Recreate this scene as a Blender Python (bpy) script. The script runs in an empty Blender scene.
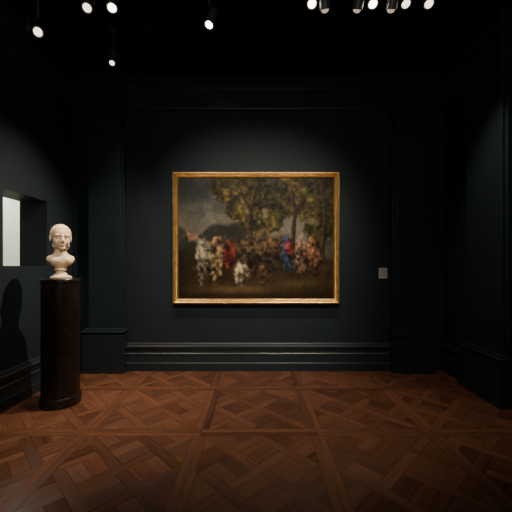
import bpy, bmesh, math, random
import numpy as np
from mathutils import Vector, Matrix, Euler
random.seed(7); rng = np.random.default_rng(11)
SC = bpy.context.scene
COL = SC.collection
PI = math.pi

# ------------------------------------------------------------------ helpers
def s2l(c):
    c = np.asarray(c, float)/255.0
    return np.where(c <= 0.04045, c/12.92, ((c+0.055)/1.055)**2.4)

def mat(name, color=(0.5,0.5,0.5), rough=0.5, metal=0.0, noise=0.0, nscale=8.0, bump=0.0, bscale=60.0, spec=0.5, detail=4.0):
    m = bpy.data.materials.new(name); m.use_nodes = True
    nt = m.node_tree; b = nt.nodes['Principled BSDF']
    b.inputs['Base Color'].default_value = (*color, 1)
    b.inputs['Roughness'].default_value = rough
    b.inputs['Metallic'].default_value = metal
    b.inputs['Specular IOR Level'].default_value = spec
    tc = nt.nodes.new('ShaderNodeTexCoord')
    n = nt.nodes.new('ShaderNodeTexNoise'); n.inputs['Scale'].default_value = nscale; n.inputs['Detail'].default_value = detail
    nt.links.new(tc.outputs['Object'], n.inputs['Vector'])
    r = nt.nodes.new('ShaderNodeValToRGB')
    r.color_ramp.elements[0].position = 0.3; r.color_ramp.elements[1].position = 0.7
    lo = [max(0, c*(1-noise)) for c in color]; hi = [c*(1+noise) for c in color]
    r.color_ramp.elements[0].color = (*lo, 1); r.color_ramp.elements[1].color = (*hi, 1)
    nt.links.new(n.outputs['Fac'], r.inputs['Fac']); nt.links.new(r.outputs['Color'], b.inputs['Base Color'])
    if bump > 0:
        n2 = nt.nodes.new('ShaderNodeTexNoise'); n2.inputs['Scale'].default_value = bscale
        nt.links.new(tc.outputs['Object'], n2.inputs['Vector'])
        bp = nt.nodes.new('ShaderNodeBump'); bp.inputs['Strength'].default_value = bump; bp.inputs['Distance'].default_value = 0.01
        nt.links.new(n2.outputs['Fac'], bp.inputs['Height']); nt.links.new(bp.outputs['Normal'], b.inputs['Normal'])
    return m

def emis(name, color, strength):
    m = bpy.data.materials.new(name); m.use_nodes = True
    b = m.node_tree.nodes['Principled BSDF']
    b.inputs['Base Color'].default_value = (0.8,0.8,0.8,1)
    b.inputs['Emission Color'].default_value = (*color, 1)
    b.inputs['Emission Strength'].default_value = strength
    return m

def link(name, me, m, parent=None, smooth=None):
    if m is not None: me.materials.append(m)
    if smooth is not None:
        for p in me.polygons: p.use_smooth = True
        me.set_sharp_from_angle(angle=math.radians(smooth))
    o = bpy.data.objects.new(name, me); COL.objects.link(o)
    if parent is not None: o.parent = parent
    return o

def obj(name, bm, m, parent=None, smooth=None):
    bmesh.ops.recalc_face_normals(bm, faces=bm.faces)
    me = bpy.data.meshes.new(name); bm.to_mesh(me); bm.free()
    return link(name, me, m, parent, smooth)

def thing(name, label, cat, loc=(0,0,0), rotz=0, group=None):
    o = bpy.data.objects.new(name, None); COL.objects.link(o); o.empty_display_size = 0.1
    o.location = loc; o.rotation_euler = (0,0,rotz); tag(o, label, cat, group); return o

def tag(o, label, cat, group=None):
    o['label'] = label; o['category'] = cat
    if group: o['group'] = group
    return o

def struct(name, bm, m, smooth=None):
    o = obj(name, bm, m, None, smooth); o['kind'] = 'structure'; return o

def box(bm, x0, x1, y0, y1, z0, z1, bev=0.0):
    b2 = bmesh.new() if bev else bm
    vs = [b2.verts.new((x,y,z)) for x in (x0,x1) for y in (y0,y1) for z in (z0,z1)]
    for f in ((0,1,3,2),(4,6,7,5),(0,4,5,1),(2,3,7,6),(0,2,6,4),(1,5,7,3)):
        b2.faces.new([vs[i] for i in f])
    if bev:
        bmesh.ops.recalc_face_normals(b2, faces=b2.faces)
        bmesh.ops.bevel(b2, geom=b2.edges[:], offset=bev, segments=2, profile=0.5, affect='EDGES')
        me = bpy.data.meshes.new('t'); b2.to_mesh(me); b2.free(); bm.from_mesh(me); bpy.data.meshes.remove(me)

def lathe(bm, prof, seg=48, M=None):
    rings = []
    for r, z in prof:
        if r < 1e-6: rings.append([bm.verts.new((0,0,z))])
        else: rings.append([bm.verts.new((r*math.cos(2*PI*k/seg), r*math.sin(2*PI*k/seg), z)) for k in range(seg)])
    for a, b in zip(rings, rings[1:]):
        for k in range(seg):
            k2 = (k+1) % seg
            if len(a) == 1 and len(b) == 1: continue
            if len(a) == 1: bm.faces.new((a[0], b[k], b[k2]))
            elif len(b) == 1: bm.faces.new((a[k], a[k2], b[0]))
            else: bm.faces.new((a[k], a[k2], b[k2], b[k]))
    if M is not None:
        vs = [v for ring in rings for v in ring]
        bmesh.ops.transform(bm, matrix=M, verts=vs)

def tube(bm, p0, p1, r, seg=12):
    p0, p1 = Vector(p0), Vector(p1); d = p1-p0
    q = d.to_track_quat('Z','Y').to_matrix().to_4x4(); M = Matrix.Translation(p0) @ q
    lathe(bm, [(0,0),(r,0),(r,d.length),(0,d.length)], seg, M)

def sweep_profile(bm, prof, p0, p1, nrm):
    """prof = [(out, z)], swept along the floor line p0-p1, out along nrm"""
    n = Vector(nrm)
    rings = []
    for p in (p0, p1):
        rings.append([bm.verts.new((p[0]+n.x*o, p[1]+n.y*o, z)) for o, z in prof])
    k = len(prof)
    for i in range(k):
        j = (i+1) % k
        bm.faces.new((rings[0][i], rings[0][j], rings[1][j], rings[1][i]))
    bm.faces.new(rings[0][::-1]); bm.faces.new(rings[1])

# ------------------------------------------------------------------ dimensions
XL, XR, YB, YR, ZC = -2.30, 2.35, 4.0, -2.2, 4.05
CAMH, F, CX, HY = 1.30, 320.0, 256.0, 266.0

# ------------------------------------------------------------------ materials
M_wall = mat('dark_blue_wall_paint', (0.0148,0.0225,0.0290), 0.60, noise=0.08, nscale=3, bump=0.05, bscale=180, spec=0.3)
M_trim = mat('dark_blue_trim_paint', (0.0152,0.0228,0.0288), 0.42, noise=0.08, nscale=5, bump=0.03, bscale=90, spec=0.45)
M_upper = mat('shaded_cornice_paint', (0.0125,0.0175,0.0215), 0.45, noise=0.08, nscale=5, spec=0.4)  # trim paint darkened, the upper back wall's shade put into the colour
M_side = mat('lit_cornice_paint', (0.0240,0.0315,0.0370), 0.40, noise=0.08, nscale=5, spec=0.5)  # lighter copy for the side cornices, as if more light reached them
M_ceil = mat('black_ceiling_paint', (0.003,0.003,0.003), 0.8, noise=0.1, spec=0.2)
M_white = mat('white_plaster', (0.80,0.80,0.72), 0.8, noise=0.03)
M_ped = mat('ebonised_wood', (0.018,0.011,0.0085), 0.26, noise=0.35, nscale=14, spec=0.5)
M_gold = mat('aged_gold_leaf', (0.74,0.45,0.14), 0.30, metal=0.7, noise=0.25, nscale=14, bump=0.2, bscale=120)
M_gold2 = mat('bright_gold_leaf', (0.78,0.50,0.18), 0.30, metal=0.7, noise=0.2, nscale=18)
M_marble = mat('ivory_marble', (0.90,0.67,0.43), 0.45, noise=0.04, nscale=9, spec=0.3)
M_blackmetal = mat('black_powder_coat', (0.10,0.095,0.09), 0.38, noise=0.1, nscale=20)
M_rail = mat('matt_black_rail', (0.006,0.006,0.006), 0.6, noise=0.1, nscale=20)
M_lens = {1: emis('lamp_glow', (1.0,0.84,0.66), 14.0), 3: emis('lamp_glow_mid', (1.0,0.82,0.62), 3.0), 2: emis('lamp_glow_dim', (1.0,0.78,0.55), 0.55)}

# ------------------------------------------------------------------ setting : walls, ceiling
T = 0.30
bm = bmesh.new(); box(bm, XL-T, XR+T, YB, YB+0.2, 0, ZC); struct('wall_back', bm, M_wall)
bm = bmesh.new(); box(bm, XL-T, XR+T, YR-0.2, YR, 0, ZC); struct('wall_rear', bm, M_wall)
bm = bmesh.new(); box(bm, XR, XR+T, YR, YB, 0, ZC); struct('wall_right', bm, M_wall)
OY0, OY1, OZ0, OZ1 = 2.91, 3.52, 1.302, 2.01
bm = bmesh.new()
box(bm, XL-T, XL, YR, OY0, 0, ZC); box(bm, XL-T, XL, OY1, YB, 0, ZC)
box(bm, XL-T, XL, OY0, OY1, 0, OZ0); box(bm, XL-T, XL, OY0, OY1, OZ1, ZC)
struct('wall_left', bm, M_wall)
bm = bmesh.new(); box(bm, XL-T, XR+T, YR-0.2, YB+0.2, ZC, ZC+0.1); struct('ceiling', bm, M_ceil)
# the pale room seen through the opening in the left wall
bm = bmesh.new()
ax0, ax1, ay0, ay1, az1 = -3.6, XL-T, 2.0, 5.6, 2.9
box(bm, ax0-0.1, ax0, ay0, ay1, 0, az1)
box(bm, ax0, ax1, ay1, ay1+0.1, 0, az1)
box(bm, ax0, ax1, ay0-0.1, ay0, 0, az1)
box(bm, ax0, ax1, ay0, ay1, az1, az1+0.1)
box(bm, ax0, ax1, ay0, ay1, -0.1, 0.0)
box(bm, ax1, ax1+0.02, YB+0.2, ay1, 0, az1)
struct('wall_adjoining', bm, M_white)

# baseboards
BB = [(0,0),(.050,0),(.050,.098),(.044,.106),(.042,.195),(.046,.204),(.046,.214),(.036,.224),(.036,.262),(.044,.276),(.050,.290),(.050,.306),(.036,.316),(.030,.336),(.024,.345),(0,.345)]
bm = bmesh.new(); sweep_profile(bm, BB, (-1.66,YB), (1.70,YB), (0,-1)); struct('baseboard_back', bm, M_trim)
bm = bmesh.new(); sweep_profile(bm, BB, (XL,YR), (XL,YB), (1,0)); struct('baseboard_left', bm, M_trim)
bm = bmesh.new(); sweep_profile(bm, BB, (XR,3.52), (XR,YB), (-1,0)); sweep_profile(bm, BB, (XR,YR), (XR,2.91), (-1,0)); struct('baseboard_right', bm, M_trim)
bm = bmesh.new(); sweep_profile(bm, BB, (XL,YR), (XR,YR), (0,1)); struct('baseboard_rear', bm, M_trim)

# entablature / cornice on each wall, black above it
EN = [(0,3.24),(.035,3.24),(.040,3.26),(.040,3.36),(.055,3.375),(.055,3.43),(.080,3.455),(.095,3.48),(.095,3.50),(.05,3.52),(.05,3.66),(0,3.66)]
EN2 = [(0,3.66),(.06,3.66),(.10,3.72),(.15,3.78),(.15,3.83),(.18,3.85),(.18,ZC),(0,ZC)]
n_trim = [0]
def trim(bm, m=M_trim, smooth=None):
    n_trim[0] += 1
    return struct('trim_%d' % n_trim[0], bm, m, smooth)
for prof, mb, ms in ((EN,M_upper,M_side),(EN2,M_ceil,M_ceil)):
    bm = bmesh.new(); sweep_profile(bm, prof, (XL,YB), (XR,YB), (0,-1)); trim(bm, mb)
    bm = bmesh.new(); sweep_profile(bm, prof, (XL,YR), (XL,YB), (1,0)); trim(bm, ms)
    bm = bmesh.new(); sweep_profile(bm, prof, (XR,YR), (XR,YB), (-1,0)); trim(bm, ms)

# pilasters: shaft + base + capital
def pilaster(c0, c1, wall, axis, sign, zb, d=0.09, cap=M_upper):
    """c0..c1 along the wall, protruding by d from the wall coordinate in direction sign"""
    def b(bm, a0, a1, out, z0, z1, bev=0.0):
        w0, w1 = sorted((wall, wall+sign*out))
        if axis == 'x': box(bm, a0, a1, w0, w1, z0, z1, bev)
        else: box(bm, w0, w1, a0, a1, z0, z1, bev)
    bm = bmesh.new(); b(bm, c0+0.055, c1-0.055, d, zb, 3.24, .005)
    s = trim(bm)
    bm = bmesh.new(); b(bm, c0+0.025, c1-0.025, d-0.03, zb, 3.0, .004); obj('pilaster_backing', bm, M_trim, s)
    bm = bmesh.new()
    b(bm, c0, c1, d+0.055, 0, zb-0.05, .005); b(bm, c0+0.012, c1-0.012, d+0.042, zb-0.05, zb-0.03)
    b(bm, c0-0.006, c1+0.006, d+0.061, zb-0.03, zb-0.006, .007); b(bm, c0+0.02, c1-0.02, d+0.03, zb-0.006, zb+0.016, .005)
    o = obj('pilaster_base', bm, M_trim, s)
    bm = bmesh.new()
    b(bm, c0+0.04, c1-0.04, d+0.020, 2.92, 2.955, .006); b(bm, c0+0.03, c1-0.03, d+0.025, 3.08, 3.12, .006)
    b(bm, c0+0.01, c1-0.01, d+0.045, 3.12, 3.165, .006); b(bm, c0-0.015, c1+0.015, d+0.07, 3.165, 3.24, .008)
    b(bm, c0+0.04, c1-0.04, d+0.02, 3.24, 3.66)
    obj('pilaster_capital', bm, cap, s)
pilaster(-2.105, -1.60, YB, 'x', -1, 0.52)
pilaster(1.655, 2.165, YB, 'x', -1, 0.48)
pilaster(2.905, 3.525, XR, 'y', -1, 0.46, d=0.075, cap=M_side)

# ------------------------------------------------------------------ parquet floor (versailles panels)
def clip_poly(poly, x0, x1, y0, y1):
    for axis, lim, sgn in ((0,x0,1),(0,x1,-1),(1,y0,1),(1,y1,-1)):
        out = []
        for i in range(len(poly)):
            a, b = poly[i], poly[(i+1) % len(poly)]
            da, db = sgn*(a[axis]-lim), sgn*(b[axis]-lim)
            if da >= 0: out.append(a)
            if (da >= 0) != (db >= 0):
                t = da/(da-db); out.append((a[0]+(b[0]-a[0])*t, a[1]+(b[1]-a[1])*t))
        poly = out
        if len(poly) < 3: return []
    return poly
verts, faces, fcol, fuv = [], [], [], []
def plank(poly, ang, x0, x1, y0, y1, tone=0.0):
    poly = clip_poly(poly, x0, x1, y0, y1)
    if len(poly) < 3: return
    area = 0.5*abs(sum(poly[i][0]*poly[(i+1)%len(poly)][1]-poly[(i+1)%len(poly)][0]*poly[i][1] for i in range(len(poly))))
    if area < 2e-4: return
    b = len(verts); verts.extend([(p[0],p[1],0.0) for p in poly]); faces.append(list(range(b,b+len(poly))))
    fcol.append((min(1,max(0,random.random()*0.9+0.05+tone)), random.random(), random.random()))
    ca, sa = math.cos(ang), math.sin(ang); ox, oy = random.random()*20, random.random()*20
    fuv.append([(p[0]*ca+p[1]*sa+ox, -p[0]*sa+p[1]*ca+oy) for p in poly])
S = 0.90; BW = 0.055; G = 0.0010
def panel(px, py):
    cx, cy = px+S/2, py+S/2; h = S/2
    room = (XL, XR, YR, YB)
    pt_ = random.uniform(-.14,.14)
    def rect(x0,x1,y0,y1,ang):
        plank([(x0+G,y0+G),(x1-G,y0+G),(x1-G,y1-G),(x0+G,y1-G)], ang, *room, tone=pt_+0.03)
    rect(px,px+S,py,py+BW,0); rect(px,px+S,py+S-BW,py+S,0)
    rect(px,px+BW,py+BW,py+S-BW,PI/2); rect(px+S-BW,px+S,py+BW,py+S-BW,PI/2)
    i0 = h-BW
    lim = (max(XL,cx-i0+G), min(XR,cx+i0-G), max(YR,cy-i0+G), min(YB,cy+i0-G))
    if lim[0] >= lim[1] or lim[2] >= lim[3]: return
    p = i0/math.sqrt(2); w = 0.072; c45 = math.sqrt(0.5)
    def R(u0,u1,v0,v1,along,tone=0.0):
        q = [(u0+G,v0+G),(u1-G,v0+G),(u1-G,v1-G),(u0+G,v1-G)]
        q = [(cx+(u-v)*c45, cy+(u+v)*c45) for u,v in q]
        plank(q, PI/4 if along == 'u' else 3*PI/4, *lim, tone=tone+pt_)
    for i in range(-3,4):
        for j in range(-3,4):
            u, v = i*p, j*p
            if (i+j) % 2 == 0: R(u-p+w/2, u+p-w/2, v-w/2, v+w/2, 'u', 0.07)
            else: R(u-w/2, u+w/2, v-p+w/2, v+p-w/2, 'v', 0.07)
            a0, a1, b0, b1 = u+w/2, u+p-w/2, v+w/2, v+p-w/2
            for k in range(2):
                if (i+j) % 2 == 0: R(a0, a1, b0+(b1-b0)*k/2, b0+(b1-b0)*(k+1)/2, 'u', -0.06)
                else: R(a0+(a1-a0)*k/2, a0+(a1-a0)*(k+1)/2, b0, b1, 'v', -0.06)
FX, FY = 0.47, 3.40
for a in range(-5, 5):
    for b in range(-9, 3):
        x, y = FX+a*S, FY+b*S
        if x > XR or x+S < XL or y > YB or y+S < YR: continue
        panel(x, y)
b = len(verts)
verts += [(XL-T,YR-0.2,-0.004),(XR+T,YR-0.2,-0.004),(XR+T,YB+0.2,-0.004),(XL-T,YB+0.2,-0.004)]
faces.append([b,b+1,b+2,b+3]); fcol.append((-1,0,0)); fuv.append([(0,0)]*4)
me = bpy.data.meshes.new('floor'); me.from_pydata(verts, [], faces)
ca = me.color_attributes.new('plank', 'FLOAT_COLOR', 'CORNER'); uv = me.uv_layers.new(name='grain')
for fi, p in enumerate(me.polygons):
    for k, l in enumerate(p.loop_indices):
        ca.data[l].color = (*fcol[fi], 1); uv.data[l].uv = fuv[fi][k]
def floor_mat():
    m = bpy.data.materials.new('oak_parquet'); m.use_nodes = True; nt = m.node_tree; N = nt.nodes.new; L = nt.links.new
    bs = nt.nodes['Principled BSDF']
    at = N('ShaderNodeAttribute'); at.attribute_name = 'plank'
    sep = N('ShaderNodeSeparateColor'); L(at.outputs['Color'], sep.inputs['Color'])
    u = N('ShaderNodeUVMap'); u.uv_map = 'grain'
    mp = N('ShaderNodeMapping'); mp.inputs['Scale'].default_value = (3.0, 45.0, 1); L(u.outputs['UV'], mp.inputs['Vector'])
    n = N('ShaderNodeTexNoise'); n.inputs['Scale'].default_value = 1.0; n.inputs['Detail'].default_value = 6; L(mp.outputs['Vector'], n.inputs['Vector'])
    r = N('ShaderNodeValToRGB'); e = r.color_ramp.elements
    e[0].position = 0.0; e[0].color = (0.036,0.0130,0.0073,1); e[1].position = 1.0; e[1].color = (0.185,0.073,0.036,1)
    mx = N('ShaderNodeMath'); mx.operation = 'MULTIPLY_ADD'; mx.inputs[1].default_value = 0.50; L(sep.outputs['Red'], mx.inputs[0])
    m2 = N('ShaderNodeMath'); m2.operation = 'MULTIPLY_ADD'; m2.inputs[1].default_value = 1.1; m2.inputs[2].default_value = -0.33
    L(n.outputs['Fac'], m2.inputs[0]); L(m2.outputs[0], mx.inputs[2]); L(mx.outputs[0], r.inputs['Fac'])
    gt = N('ShaderNodeMath'); gt.operation = 'GREATER_THAN'; gt.inputs[1].default_value = -0.5; L(sep.outputs['Red'], gt.inputs[0])
    mix = N('ShaderNodeMix'); mix.data_type = 'RGBA'; mix.inputs[6].default_value = (0.010,0.005,0.003,1)
    L(gt.outputs[0], mix.inputs[0]); L(r.outputs['Color'], mix.inputs[7]); L(mix.outputs[2], bs.inputs['Base Color'])
    rr = N('ShaderNodeMapRange'); rr.inputs['To Min'].default_value = 0.22; rr.inputs['To Max'].default_value = 0.36
    L(sep.outputs['Green'], rr.inputs['Value']); L(rr.outputs[0], bs.inputs['Roughness'])
    bp = N('ShaderNodeBump'); bp.inputs['Strength'].default_value = 0.12; bp.inputs['Distance'].default_value = 0.004
    L(n.outputs['Fac'], bp.inputs['Height']); L(bp.outputs['Normal'], bs.inputs['Normal'])
    bs.inputs['Specular IOR Level'].default_value = 0.7
    return m
fo = link('floor', me, floor_mat()); fo['kind'] = 'structure'

# ------------------------------------------------------------------ the painting: a plain woodland stand-in, a soft sunlit clearing under dark trees
PW, PH = 420, 312
PX0, PX1, PY0, PY1 = 179.5, 333.5, 180.0, 297.0     # the painter's own drawing units
gx = np.linspace(PX0, PX1, PW); gy = np.linspace(PY0, PY1, PH)
XX, YY = np.meshgrid(gx, gy)
def vnoise(fx, fy, seed):
    r = np.random.default_rng(seed); g = r.random((fy+2, fx+2))
    u = (XX-PX0)/(PX1-PX0)*fx; v = (YY-PY0)/(PY1-PY0)*fy
    i = np.clip(u.astype(int),0,fx); j = np.clip(v.astype(int),0,fy); a = u-i; b = v-j
    a = a*a*(3-2*a); b = b*b*(3-2*b)
    return (g[j,i]*(1-a)+g[j,i+1]*a)*(1-b)+(g[j+1,i]*(1-a)+g[j+1,i+1]*a)*b
def fbm(f, seed, octv=4):
    t = 0; am = 1; s = 0
    for o in range(octv):
        t = t+am*vnoise(int(f*1.33*2**o), int(f*2**o), seed+o); s += am; am *= 0.55
    return t/s
def sst(a, b, x): t = np.clip((x-a)/(b-a),0,1); return t*t*(3-2*t)
def C(*c): return np.array(c, float)
img = np.zeros((PH, PW, 3))
n1, n2, n3, n4 = fbm(3,1), fbm(8,20), fbm(20,40), fbm(45,60,2)
sky = C(50,54,54)*(1-sst(185,232,YY)[...,None])+C(112,106,90)*sst(185,232,YY)[...,None]
cl = sst(0.45,0.72,n1*0.6+n2*0.4)[...,None]; img[:] = sky*(1-cl)+C(124,120,106)*cl
def blend(mask, col):
    m = np.clip(mask,0,1)[...,None]; img[:] = img*(1-m)+np.asarray(col)*m
hill = 228+6*np.sin((XX-178)/11)+3*np.sin(XX/5.0)
blend(sst(-2,3,YY-hill)*(XX < 250), C(54,54,44)+np.zeros_like(img)*0+ (n2[...,None]-0.5)*40)
def blob(cx, cy, rx, ry, wob=0.5): return 1-np.sqrt(((XX-cx)/rx)**2+((YY-cy)/ry)**2)+(n2-0.5)*wob*1.6+(n3-0.5)*wob
fol = np.maximum.reduce([blob(246,192,36,22), blob(226,188,20,14), blob(270,205,36,24), blob(300,194,40,26), blob(322,215,24,36), blob(262,222,26,14), blob(330,188,20,20), blob(236,212,12,10)])
lum = np.clip((n3*0.5+n4*0.35+n2*0.4)-0.22,0,1)[...,None]
lum = np.clip((lum-0.38)*1.5+0.36,0,1)
leafc = C(13,13,7)*(1-lum)+C(134,116,58)*lum
blend(sst(0.0,0.16,fol), leafc)
ligh = sst(0.54,0.72,n2)*sst(0.48,0.68,n3)*sst(0.1,0.4,fol)*0.6
blend(ligh, C(150,130,66))
gap = sst(0.58,0.70,fbm(11,90))*sst(240,250,XX)*(1-sst(318,328,XX))*sst(203,208,YY)*(1-sst(222,232,YY))
blend(gap*0.7, C(128,118,92))
blend(sst(300,336,XX)*0.45, C(18,16,9))
gl = 256+4*np.sin(XX/17.0)
gcol = C(26,20,12)+(n2[...,None]*0.5+n3[...,None]*0.5)*C(50,37,20)
blend(sst(-4,5,YY-gl), gcol)
def stroke(pts, col, soft=0.6, shade=0.6, hl=0.22):
    """(x, y, r) chain, a rounded form modelled like paint"""
    rm = max(p[2] for p in pts)+2
    i0 = max(0,np.searchsorted(gx, min(p[0] for p in pts)-rm)); i1 = np.searchsorted(gx, max(p[0] for p in pts)+rm)
    j0 = max(0,np.searchsorted(gy, min(p[1] for p in pts)-rm)); j1 = np.searchsorted(gy, max(p[1] for p in pts)+rm)
    X, Y = XX[j0:j1,i0:i1], YY[j0:j1,i0:i1]
    best = np.full(X.shape, 1e9); off = np.zeros_like(best)
    for (x0,y0,r0),(x1,y1,r1) in zip(pts, pts[1:]):
        dx, dy = x1-x0, y1-y0; t = np.clip(((X-x0)*dx+(Y-y0)*dy)/(dx*dx+dy*dy+1e-9),0,1)
        r = r0+(r1-r0)*t; ex, ey = X-(x0+dx*t), Y-(y0+dy*t)
        d = np.sqrt(ex*ex+ey*ey)-r+(n4[j0:j1,i0:i1]-0.5)*0.8; o = (ex*0.8+ey*0.45)/np.maximum(r,0.3)
        k = d < best; best = np.where(k, d, best); off = np.where(k, o, off)
    m = (1-sst(-soft, soft, best))[...,None]
    v = (1-shade*sst(-0.2,1.0,off)+hl*sst(0.1,0.9,-off))*(0.8+0.4*n4[j0:j1,i0:i1])
    img[j0:j1,i0:i1] = img[j0:j1,i0:i1]*(1-m)+np.clip(np.asarray(col)*v[...,None],0,255)*m
def trunk(pts): stroke(pts, C(60,47,31), 0.8, 0.6, 0.4)
trunk([(252,250,3.2),(250,226,2.6),(252,205,2.2),(258,184,1.4)]); trunk([(251,210,1.4),(240,194,0.8)]); trunk([(252,206,1.4),(268,190,0.8)])
trunk([(292,250,2.6),(295,214,2.0),(291,190,1.3)]); trunk([(295,212,1.1),(308,196,0.6)]); trunk([(322,252,2.4),(325,215,1.8),(322,190,1.0)])
# low shrubs and blossom in the clearing, kept as soft mounds of colour
def mound(cx, cy, rx, ry, col, k=1.0):
    g = 1-np.sqrt(((XX-cx)/rx)**2+((YY-cy)/ry)**2)+(n2-0.5)*0.7+(n3-0.5)*0.6
    v = np.clip(0.66+(n3-0.5)*1.1+(n4-0.5)*0.9+0.3*(cy-YY)/ry-0.2*(XX-cx)/rx,0.2,1.25)[...,None]
    blend(sst(0.0,0.45,g)*k, np.clip(np.asarray(col)*v,0,255))
for cx, cy, rx, ry, c in ((262,250,26,22,C(92,76,50)),(282,252,20,20,C(80,64,44)),(238,254,16,22,C(90,72,50)),(312,256,16,22,C(96,66,44)),(214,258,14,22,C(104,92,66)),(248,260,18,18,C(96,76,52)),(298,258,14,20,C(110,84,62))):
    mound(cx, cy, rx, ry, c)
for cx, cy, rx, ry, c in ((203,260,8,27,C(200,186,154)),(192,237,9,6,C(176,136,98)),(218,264,8,24,C(180,154,106)),(230,254,7,20,C(156,52,38)),(242,274,9,15,C(206,186,152)),(222,243,10,10,C(190,146,106)),(264,272,8,13,C(100,74,48)),(288,255,8,22,C(66,82,126)),(290,249,6,10,C(152,54,40)),(301,252,7,22,C(184,140,114)),(312,252,8,20,C(160,110,76)),(272,246,12,12,C(128,96,64)),(252,244,10,12,C(116,92,62))):
    mound(cx, cy, rx, ry, c, 0.88)
blend(np.exp(-((XX-236)/36)**2-((YY-288)/5)**2)*0.7, C(118,96,60))
blend(np.exp(-((XX-298)/26)**2-((YY-282)/4)**2)*0.5, C(100,82,50))
blend(sst(288,298,YY)*0.5, C(16,12,8))
blend((1-sst(178,196,XX))*sst(235,262,YY)*0.5, C(18,17,11))
img *= (0.88+0.24*n4[...,None])
k3 = np.pad(img, ((1,1),(1,1),(0,0)), 'edge')
img = 0.4*img+0.15*(k3[:-2,1:-1]+k3[2:,1:-1]+k3[1:-1,:-2]+k3[1:-1,2:])
lin = s2l(np.clip(img,0,255))*0.98

pt = thing('framed_painting', 'large gilt framed painting of a dark woodland with pale and red shrubs', 'painting', (0,YB,0))
FW, FZ0, FZ1 = 1.03, 0.828, 2.458
def frame_ring(bm, prof):
    rings = []
    for d, o in prof:
        rings.append([bm.verts.new((x,-o,z)) for x, z in ((-FW+d,FZ0+d),(FW-d,FZ0+d),(FW-d,FZ1-d),(-FW+d,FZ1-d))])
    n = len(rings)
    for i in range(n):
        a, b = rings[i], rings[(i+1) % n]
        for k in range(4): bm.faces.new((a[k],a[(k+1)%4],b[(k+1)%4],b[k]))
bm = bmesh.new(); frame_ring(bm, [(0,0.0),(0,.050),(.004,.058),(.009,.058),(.011,.066),(.016,.076),(.024,.080),(.031,.076),(.036,.066),(.038,.066),(.041,.056),(.046,.050),(.051,.048),(.051,0.0)])
fr = obj('frame', bm, M_gold, pt, smooth=35)
bm = bmesh.new(); frame_ring(bm, [(.051,.0),(.051,.052),(.055,.056),(.058,.054),(.060,.044),(.067,.036),(.069,.0)])
obj('inner_slip', bm, M_gold2, fr, smooth=35)
d = 0.066
cx0, cx1, cz0, cz1 = -FW+d, FW-d, FZ0+d, FZ1-d
V = np.empty((PH*PW,3)); V[:,0] = np.tile(np.linspace(cx0,cx1,PW),PH); V[:,2] = np.repeat(np.linspace(cz1,cz0,PH),PW); V[:,1] = -0.03
idx = np.arange(PH*PW).reshape(PH,PW)
Q = np.stack([idx[1:,:-1],idx[1:,1:],idx[:-1,1:],idx[:-1,:-1]],-1).reshape(-1,4)
me = bpy.data.meshes.new('canvas'); me.from_pydata(V.tolist(), [], Q.tolist())
ca = me.color_attributes.new('paint','FLOAT_COLOR','POINT')
buf = np.ones((PH*PW,4),np.float32); buf[:,:3] = lin.reshape(-1,3); ca.data.foreach_set('color', buf.ravel())
m = bpy.data.materials.new('oil_paint'); m.use_nodes = True; nt = m.node_tree; bs = nt.nodes['Principled BSDF']
at = nt.nodes.new('ShaderNodeAttribute'); at.attribute_name = 'paint'; nt.links.new(at.outputs['Color'], bs.inputs['Base Color'])
bs.inputs['Roughness'].default_value = 0.5; bs.inputs['Specular IOR Level'].default_value = 0.15
tcn = nt.nodes.new('ShaderNodeTexCoord'); nz = nt.nodes.new('ShaderNodeTexNoise'); nz.inputs['Scale'].default_value = 90
nt.links.new(tcn.outputs['Object'], nz.inputs['Vector']); bp = nt.nodes.new('ShaderNodeBump'); bp.inputs['Strength'].default_value = 0.08; bp.inputs['Distance'].default_value = 0.005
nt.links.new(nz.outputs['Fac'], bp.inputs['Height']); nt.links.new(bp.outputs['Normal'], bs.inputs['Normal'])
link('canvas', me, m, pt)

# ------------------------------------------------------------------ wall label
m = bpy.data.materials.new('printed_card'); m.use_nodes = True; nt = m.node_tree; bs = nt.nodes['Principled BSDF']; bs.inputs['Roughness'].default_value = 0.7
tcn = nt.nodes.new('ShaderNodeTexCoord'); sp = nt.nodes.new('ShaderNodeSeparateXYZ'); nt.links.new(tcn.outputs['Generated'], sp.inputs['Vector'])
nz = nt.nodes.new('ShaderNodeTexNoise'); nz.inputs['Scale'].default_value = 14; nt.links.new(tcn.outputs['Generated'], nz.inputs['Vector'])
mw = nt.nodes.new('ShaderNodeMath'); mw.operation = 'MULTIPLY'; mw.inputs[1].default_value = 13; nt.links.new(sp.outputs['Z'], mw.inputs[0])
fr_ = nt.nodes.new('ShaderNodeMath'); fr_.operation = 'FRACT'; nt.links.new(mw.outputs[0], fr_.inputs[0])
gt = nt.nodes.new('ShaderNodeMath'); gt.operation = 'GREATER_THAN'; gt.inputs[1].default_value = 0.62; nt.links.new(fr_.outputs[0], gt.inputs[0])
def band(lo, hi, sock):
    a = nt.nodes.new('ShaderNodeMath'); a.operation = 'COMPARE'; a.inputs[1].default_value = (lo+hi)/2; a.inputs[2].default_value = (hi-lo)/2
    nt.links.new(sock, a.inputs[0]); return a.outputs[0]
def mul(a, b):
    q = nt.nodes.new('ShaderNodeMath'); q.operation = 'MULTIPLY'; nt.links.new(a, q.inputs[0]); nt.links.new(b, q.inputs[1]); return q.outputs[0]
g2 = nt.nodes.new('ShaderNodeMath'); g2.operation = 'GREATER_THAN'; g2.inputs[1].default_value = 0.42; nt.links.new(nz.outputs['Fac'], g2.inputs[0])
fac = mul(mul(mul(gt.outputs[0], band(0.12,0.86,sp.outputs['X'])), band(0.15,0.88,sp.outputs['Z'])), g2.outputs[0])
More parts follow.
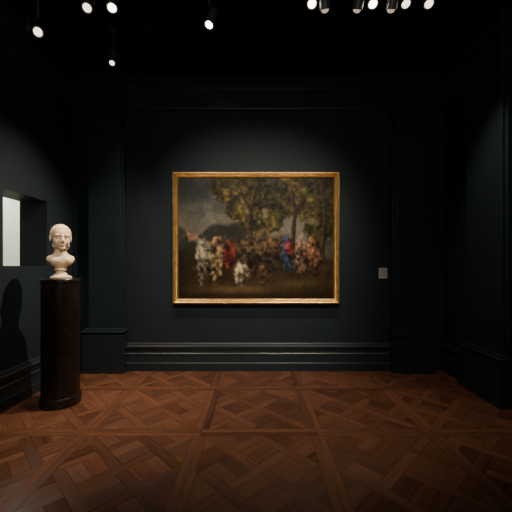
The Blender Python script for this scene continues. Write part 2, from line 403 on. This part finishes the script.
mx = nt.nodes.new('ShaderNodeMix'); mx.data_type = 'RGBA'; mx.inputs[6].default_value = (0.62,0.56,0.48,1); mx.inputs[7].default_value = (0.32,0.29,0.25,1)
nt.links.new(fac, mx.inputs[0]); nt.links.new(mx.outputs[2], bs.inputs['Base Color'])
bm = bmesh.new(); box(bm, -0.053, 0.053, -0.008, 0, -0.066, 0.066, 0.002)
lb = obj('wall_label', bm, m); lb.location = (1.586, YB, 1.21)
tag(lb, 'small pale caption card on the dark wall right of the painting', 'wall label')

# ------------------------------------------------------------------ pedestal
BX, BY, PZ = -1.853, 3.04, 1.18
pd = thing('pedestal', 'tall round black wooden pedestal under the white bust', 'pedestal', (BX,BY,0))
bm = bmesh.new(); lathe(bm, [(0,0),(.173,0),(.173,.075),(.171,.082),(.165,.088),(0,.088)], 72); obj('base', bm, M_ped, pd, 30)
bm = bmesh.new(); lathe(bm, [(0,.088),(.162,.088),(.162,1.150),(0,1.150)], 72); obj('shaft', bm, M_ped, pd, 30)
bm = bmesh.new(); lathe(bm, [(0,1.150),(.164,1.150),(.167,1.154),(.167,1.174),(.163,1.18),(0,1.18)], 72); obj('top', bm, M_ped, pd, 30)

# ------------------------------------------------------------------ marble bust
bust = thing('marble_bust', 'ivory white marble portrait bust with close short hair on black pedestal', 'bust', (BX,BY,PZ), math.radians(40))
_sph = {}
def ell(bm, c, r, rot=None, seg=32):
    if seg not in _sph:
        t = bmesh.new(); bmesh.ops.create_uvsphere(t, u_segments=seg, v_segments=seg//2+2, radius=1)
        q = bpy.data.meshes.new('sph'); t.to_mesh(q); t.free(); _sph[seg] = q
    M = Matrix.Translation(c) @ (rot.to_matrix().to_4x4() if rot else Matrix()) @ Matrix.Diagonal((*r,1))
    q = _sph[seg].copy(); q.transform(M); bm.from_mesh(q); bpy.data.meshes.remove(q)
def chain(bm, pts, n=6):
    for (a, ra), (b, rb) in zip(pts, pts[1:]):
        for k in range(n+1):
            t = k/n; c = Vector(a).lerp(Vector(b), t); r = [ra[i]+(rb[i]-ra[i])*t for i in range(3)]
            ell(bm, c, r, seg=16)
def fuse(bm, voxel, smooth_it):
    me = bpy.data.meshes.new('tmp'); bm.to_mesh(me); bm.free()
    o = bpy.data.objects.new('tmp', me); COL.objects.link(o)
    r = o.modifiers.new('r','REMESH'); r.mode = 'VOXEL'; r.voxel_size = voxel
    s = o.modifiers.new('s','SMOOTH'); s.factor = 0.5; s.iterations = smooth_it
    dg = bpy.context.evaluated_depsgraph_get(); dg.update()
    out = bpy.data.meshes.new_from_object(o.evaluated_get(dg))
    bpy.data.objects.remove(o); bpy.data.meshes.remove(me)
    for p in out.polygons: p.use_smooth = True
    return out
def enlarge_head(me, k=0.05):
    co = np.empty(len(me.vertices)*3); me.vertices.foreach_get('co', co); co = co.reshape(-1,3)
    t = np.clip((co[:,2]-.245)/.04,0,1); f = 1+k*(t*t*(3-2*t)); c = np.array((0,.010,.262))
    co[:] = c+(co-c)*f[:,None]; me.vertices.foreach_set('co', co.ravel()); me.update()
bm = bmesh.new()
ell(bm, (0,.014,.412), (.079,.095,.087), seg=48)
ell(bm, (0,-.014,.350), (.064,.063,.084), seg=48)
ell(bm, (0,-.057,.285), (.025,.024,.020))
for s in (-1,1):
    ell(bm, (s*.034,-.039,.346), (.031,.031,.041))
    ell(bm, (s*.044,-.004,.315), (.024,.044,.037))
    ell(bm, (s*.080,.016,.374), (.009,.019,.030))
    ell(bm, (s*.011,-.086,.340), (.0075,.010,.0075))
    ell(bm, (s*.031,-.069,.400), (.029,.011,.008), Euler((0,s*0.10,0)))
    ell(bm, (s*.043,-.030,.170), (.054,.040,.042), Euler((0,s*0.40,0)))
    ell(bm, (s*.074,.012,.178), (.040,.052,.046), Euler((0,s*0.75,0)))
chain(bm, [((0,-.080,.398),(.009,.008,.009)),((0,-.097,.350),(.0105,.011,.010)),((0,-.094,.342),(.0115,.011,.008))], 6)
ell(bm, (0,-.0785,.3155), (.021,.009,.0058)); ell(bm, (0,-.0765,.3045), (.018,.010,.0070))
# neck, shoulders and rounded chest as one loft of ellipses
NS = [(.33,.051,.056,.018),(.285,.050,.055,.016),(.255,.051,.055,.015),(.238,.060,.057,.013),(.224,.078,.060,.012),(.210,.097,.065,.010),(.192,.112,.070,.008),(.174,.116,.072,.006),(.155,.107,.069,.004),(.136,.088,.062,.002),(.119,.067,.053,.001),(.106,.051,.045,0),(.096,.041,.041,0)]
rings = []
for z, rx, ry, oy in NS: rings.append([bm.verts.new((rx*math.cos(2*PI*k/64), oy+ry*math.sin(2*PI*k/64), z)) for k in range(64)])
for a, b in zip(rings, rings[1:]):
    for k in range(64): bm.faces.new((a[k],b[k],b[(k+1)%64],a[(k+1)%64]))
bm.faces.new(rings[0]); bm.faces.new(rings[-1][::-1])
me = fuse(bm, 0.0028, 11)
co = np.empty(len(me.vertices)*3); me.vertices.foreach_get('co', co); co = co.reshape(-1,3)
def dent(c, s, push):
    w = np.exp(-(((co-np.array(c))/np.array(s))**2).sum(1)); co[:] += w[:,None]*np.array(push)
for s in (-1,1):
    dent((s*.030,-.078,.381), (.017,.03,.011), (0,.0075,0))
    dent((s*.025,-.08,.310), (.006,.02,.005), (0,.003,0))
    dent((s*.045,-.05,.218), (.032,.03,.007), (0,-.004,.002))
dent((0,-.085,.3102), (.019,.02,.0022), (0,.005,0)); dent((0,-.08,.295), (.018,.02,.005), (0,.004,0)); dent((0,-.09,.327), (.006,.02,.006), (0,.003,0))
dent((0,-.045,.216), (.010,.03,.010), (0,.007,0)); dent((0,-.075,.180), (.007,.03,.035), (0,.003,0))
me.vertices.foreach_set('co', co.ravel())
bm = bmesh.new(); bm.from_mesh(me)
for s in (-1,1):
    ell(bm, (s*.030,-.0630,.380), (.0140,.0110,.0090), seg=24)
    chain(bm, [((s*.017,-.0685,.3825),(.0025,.0025,.0016)),((s*.030,-.0735,.3880),(.0025,.0025,.0016)),((s*.044,-.0635,.3815),(.0025,.0025,.0016))], 6)
me2 = bpy.data.meshes.new('head_and_chest'); bm.to_mesh(me2); bm.free(); bpy.data.meshes.remove(me)
enlarge_head(me2)
for p in me2.polygons: p.use_smooth = True
me2.materials.clear(); link('head_and_chest', me2, M_marble, bust)
# hair: short locks combed from the crown, ending in an uneven fringe
bm = bmesh.new()
ell(bm, (0,.030,.4260), (.0785,.0880,.0790), seg=48)
rg = random.Random(5)
def skullpt(az, el, k=1.0): # az 0 = front
    ce = math.cos(el); return Vector((ce*math.sin(az)*.0800*k, .0155-ce*math.cos(az)*.0950*k, .4120+math.sin(el)*.0880*k))
def hairline(az):
    a = abs(az)
    if a < 0.75: return 0.56+0.09*math.sin(az*11)
    if a < 1.25: return 0.56-(a-0.75)*1.1
    if a < 1.75: return -0.20 if a < 1.45 else 0.15
    return -0.55
N_ = 36
for ring in range(7):
    for k in range(N_):
        az = -PI+2*PI*(k+0.5*(ring % 2)+rg.uniform(-.25,.25))/N_
        h0 = hairline(az); e0 = 1.5-(1.5-h0)*ring/7.0; e1 = 1.5-(1.5-h0)*(ring+1.25)/7.0
        if ring < 3 and k % (3-ring) : continue
        sw = rg.uniform(-.16,.16)
        for q in range(6):
            t = q/5; p = skullpt(az+sw*math.sin(t*PI), e0+(e1-e0)*t, 0.98+0.022*math.sin(t*PI)); r = .0076*(1-.5*t)
            ell(bm, p, (r,r,r), None, 10)
hm = fuse(bm, 0.0024, 4); enlarge_head(hm); hm.materials.clear()
link('hair', hm, M_marble, bust)
bm = bmesh.new()
lathe(bm, [(0,0),(.090,0),(.092,.004),(.092,.018),(.088,.022),(.080,.024),(.074,.028),(.058,.036),(.047,.048),(.042,.060),(.041,.070),(.045,.076),(.052,.080),(.054,.086),(.052,.092),(.045,.096),(.041,.104),(0,.104)], 64)
obj('socle', bm, M_marble, bust, 35)

# ------------------------------------------------------------------ lighting tracks and spotlights
TZ = ZC-0.045
def track(x0, x1, y, label):
    t = thing('lighting_track', label, 'lighting track', ((x0+x1)/2,y,ZC), 0, 'ceiling lighting tracks')
    h = (x1-x0)/2
    bm = bmesh.new(); box(bm, -h, h, -.018, .018, -.045, 0, .003); obj('rail', bm, M_rail, t)
    bm = bmesh.new(); box(bm, -h-.03, -h, -.02, .02, -.047, 0, .003); obj('end_cap', bm, M_rail, t)
    bm = bmesh.new(); box(bm, h, h+.03, -.02, .02, -.047, 0, .003); obj('end_cap', bm, M_rail, t)
YA, YM, YT2 = 2.88, 3.17, 3.66
track(-2.05, 2.05, YA, 'black lighting track across the ceiling above most of the spotlights')
track(-1.0, 0.1, YM, 'short black lighting track above the single spotlight over the painting\'s left end')
track(-2.0, -1.2, YT2, 'short black lighting track nearest the painting wall, above the left pilaster')
def spot_fixture(px, py, y, target, label, lit=1, power=0, cone=40, blend_=1.0, size=0.03, color=(1,.86,.68), R=0.047, L=0.20, aim=None):
    """target: the centre of its light; aim: where the lamp head points when it differs"""
    z = CAMH+(HY-py)*y/F; x = (px-CX)*y/F
    lens_p = Vector((x,y,z)); d = (Vector(aim or target)-lens_p).normalized(); dl = (Vector(target)-lens_p).normalized()
    ty = min((YA,YM,YT2), key=lambda q: abs(q-y))
    t = thing('track_spotlight', label, 'spotlight', (x,ty,TZ), 0, 'ceiling track spotlights')
    piv = lens_p-d*(L*0.6)
    o = Vector((x,ty,TZ))
    bm = bmesh.new(); box(bm, -.04,.04,-.017,.017,-.03,0,.004); obj('track_adapter', bm, M_blackmetal, t)
    side = Vector((-d.y, d.x, 0)); side = side.normalized() if side.length > 1e-3 else Vector((1,0,0))
    top = Vector((piv.x, piv.y, min(piv.z+R+0.03, TZ-0.035)))-o
    bm = bmesh.new(); tube(bm, (0,0,-.02), (0,0,top.z), .010)
    if abs(top.x)+abs(top.y) > 1e-3: tube(bm, (0,0,top.z), tuple(top), .010)
    obj('stem', bm, M_blackmetal, t, 40)
    bm = bmesh.new(); pv = piv-o
    for s in (-1,1):
        tube(bm, tuple(top+side*s*(R+.006)), tuple(pv+side*s*(R+.006)), .004, 8); tube(bm, tuple(pv+side*s*(R+.008)), tuple(pv+side*s*(R-.004)), .010, 12)
    tube(bm, tuple(top-side*(R+.007)), tuple(top+side*(R+.007)), .004, 8); obj('yoke', bm, M_blackmetal, t, 40)
    h = [(0,-L*.95),(R*.6,-L*.95),(R*.68,-L*.91)]
    for k in range(4): h += [(R*.68,-L*(.88-.1*k)),(R*.94,-L*(.87-.1*k)),(R*.94,-L*(.83-.1*k)),(R*.68,-L*(.82-.1*k))]
    h += [(R*.96,-L*.48),(R,-L*.45),(R,0.0),(R*.80,0.0),(R*.74,-.008),(0,-.008)]
    q = d.to_track_quat('Z','Y'); M = Matrix.Translation(lens_p-o) @ q.to_matrix().to_4x4()
    bm = bmesh.new(); lathe(bm, h, 32, M); ho = obj('housing', bm, M_blackmetal, t, 35)
    bm = bmesh.new(); lathe(bm, [(0,-.008),(R*.72,-.008),(R*.72,0),(R*.64,.010),(R*.44,.018),(R*.2,.022),(0,.023)], 32, M)
    ln = obj('lens', bm, M_lens[lit], ho, 60); ln['label'] = 'glowing warm white lens'
    if power:
        ld = bpy.data.lights.new('spot_beam','SPOT'); ld.energy = power; ld.color = color; ld.spot_size = math.radians(cone); ld.spot_blend = blend_; ld.shadow_soft_size = size
        lo = bpy.data.objects.new('spot_beam', ld); COL.objects.link(lo); lo.parent = t
        lo.location = (lens_p+d*.045)-o; lo.rotation_euler = dl.to_track_quat('-Z','Y').to_euler()
    return t
BH = (BX-0.1,BY-0.03,1.05)
spot_fixture(38,32, 2.88,(-1.6,3.0,0.0),'spotlight farthest left, high beside the left wall', 3, power=45, cone=54, aim=(-1.2,2.3,2.9))
spot_fixture(87,8, 2.88,(-1.3,3.15,0.0),'spotlight at top left, left one of a close pair', 3, power=105, cone=52, aim=(-1.3,2.2,2.4))
spot_fixture(112,8, 2.88,(-0.8,3.15,0),'spotlight at top left, right one of a close pair', power=120, cone=54, aim=(-1.1,2.4,2.4))
spot_fixture(112,63, 3.62,(-1.5,3.3,0.0),'small lower spotlight set back above the left pilaster', 3, power=65, cone=58, R=.036, aim=(-1.5,3.1,2.4))
spot_fixture(209,25, 3.17,BH,'single spotlight hanging alone above the painting\'s left end', power=460, cone=66, size=0.012, aim=(-.70,2.9,2.8))
spot_fixture(312,4, 2.88,(0.1,3.25,0),'bright spotlight, leftmost of the right hand ceiling cluster', power=165, cone=56, aim=(0.45,2.3,2.4))
spot_fixture(325,10, 2.88,(-0.35,4,1.0),'dim spotlight turned to the painting, just right of the cluster\'s leftmost lamp', 2, power=50, cone=52, aim=(0.75,3.3,2.8))
spot_fixture(357,10, 2.88,(0.4,4,1.0),'dim spotlight turned to the painting in the gap between bright lamps', 2, power=50, cone=52, aim=(0.8,3.6,2.5))
spot_fixture(373,4, 2.88,(0.4,3.1,0),'bright spotlight in the middle of the right hand ceiling cluster', power=120, cone=54, aim=(1.05,2.2,2.2))
spot_fixture(391,10, 2.88,(0.1,4,0.95),'dim spotlight turned to the painting, right beside the cluster\'s middle bright lamp', 2, power=40, cone=52, aim=(1.2,3.6,2.4))
spot_fixture(406,4, 2.88,(0.8,3.1,0),'bright spotlight second from the right end of the ceiling cluster', 3, power=60, cone=52, aim=(1.35,2.4,2.4))
spot_fixture(429,4, 2.88,(2.4,2.95,0.9),'spotlight farthest right on the ceiling track', 3, power=110, cone=56, aim=(1.5,2.4,2.6))

# unseen fill lights added behind the camera, and the pale room's ceiling light
def lamp(kind, loc, target, e, color=(1,.86,.7), cone=60, size=0.05):
    ld = bpy.data.lights.new(kind.lower()+'_lamp', kind); ld.energy = e; ld.color = color
    if kind == 'SPOT': ld.spot_size = math.radians(cone); ld.spot_blend = 1.0; ld.shadow_soft_size = size
    if kind == 'AREA': ld.size = size
    o = bpy.data.objects.new(kind.lower()+'_lamp', ld); COL.objects.link(o); o.location = loc
    o.rotation_euler = (Vector(target)-Vector(loc)).to_track_quat('-Z','Y').to_euler()
lamp('SPOT', (-0.6,0.8,3.5), (BX,BY,1.47), 170, cone=18, size=0.2)  # added fill from the front to soften the bust
lamp('SPOT', (-0.9,0.9,3.7), (-0.15,4,1.5), 230, cone=50, size=0.1)  # this and the next: hidden spots added to even the light on the painting
lamp('SPOT', (0.9,0.9,3.7), (0.1,4,1.5), 230, cone=50, size=0.1)
lamp('AREA', (0,-1.2,2.6), (0,4,2.8), 20, color=(.90,.95,1), size=2.0)  # broad dim fill added to lift the walls and cornice
lamp('AREA', (-3.1,4.3,2.85), (-3.2,4.3,0), 34, color=(.98,1,.92), size=0.6)
w = bpy.data.worlds.new('World'); SC.world = w; w.use_nodes = True
w.node_tree.nodes['Background'].inputs['Color'].default_value = (0.5,0.55,0.6,1); w.node_tree.nodes['Background'].inputs['Strength'].default_value = 0.0

# ------------------------------------------------------------------ camera
cd = bpy.data.cameras.new('camera'); cd.sensor_width = 36; cd.lens = F/512*36; cd.shift_y = (HY-256)/512; cd.clip_start = 0.05
co_ = bpy.data.objects.new('camera', cd); COL.objects.link(co_); co_.location = (0,0,CAMH); co_.rotation_euler = (PI/2,0,0)
SC.camera = co_
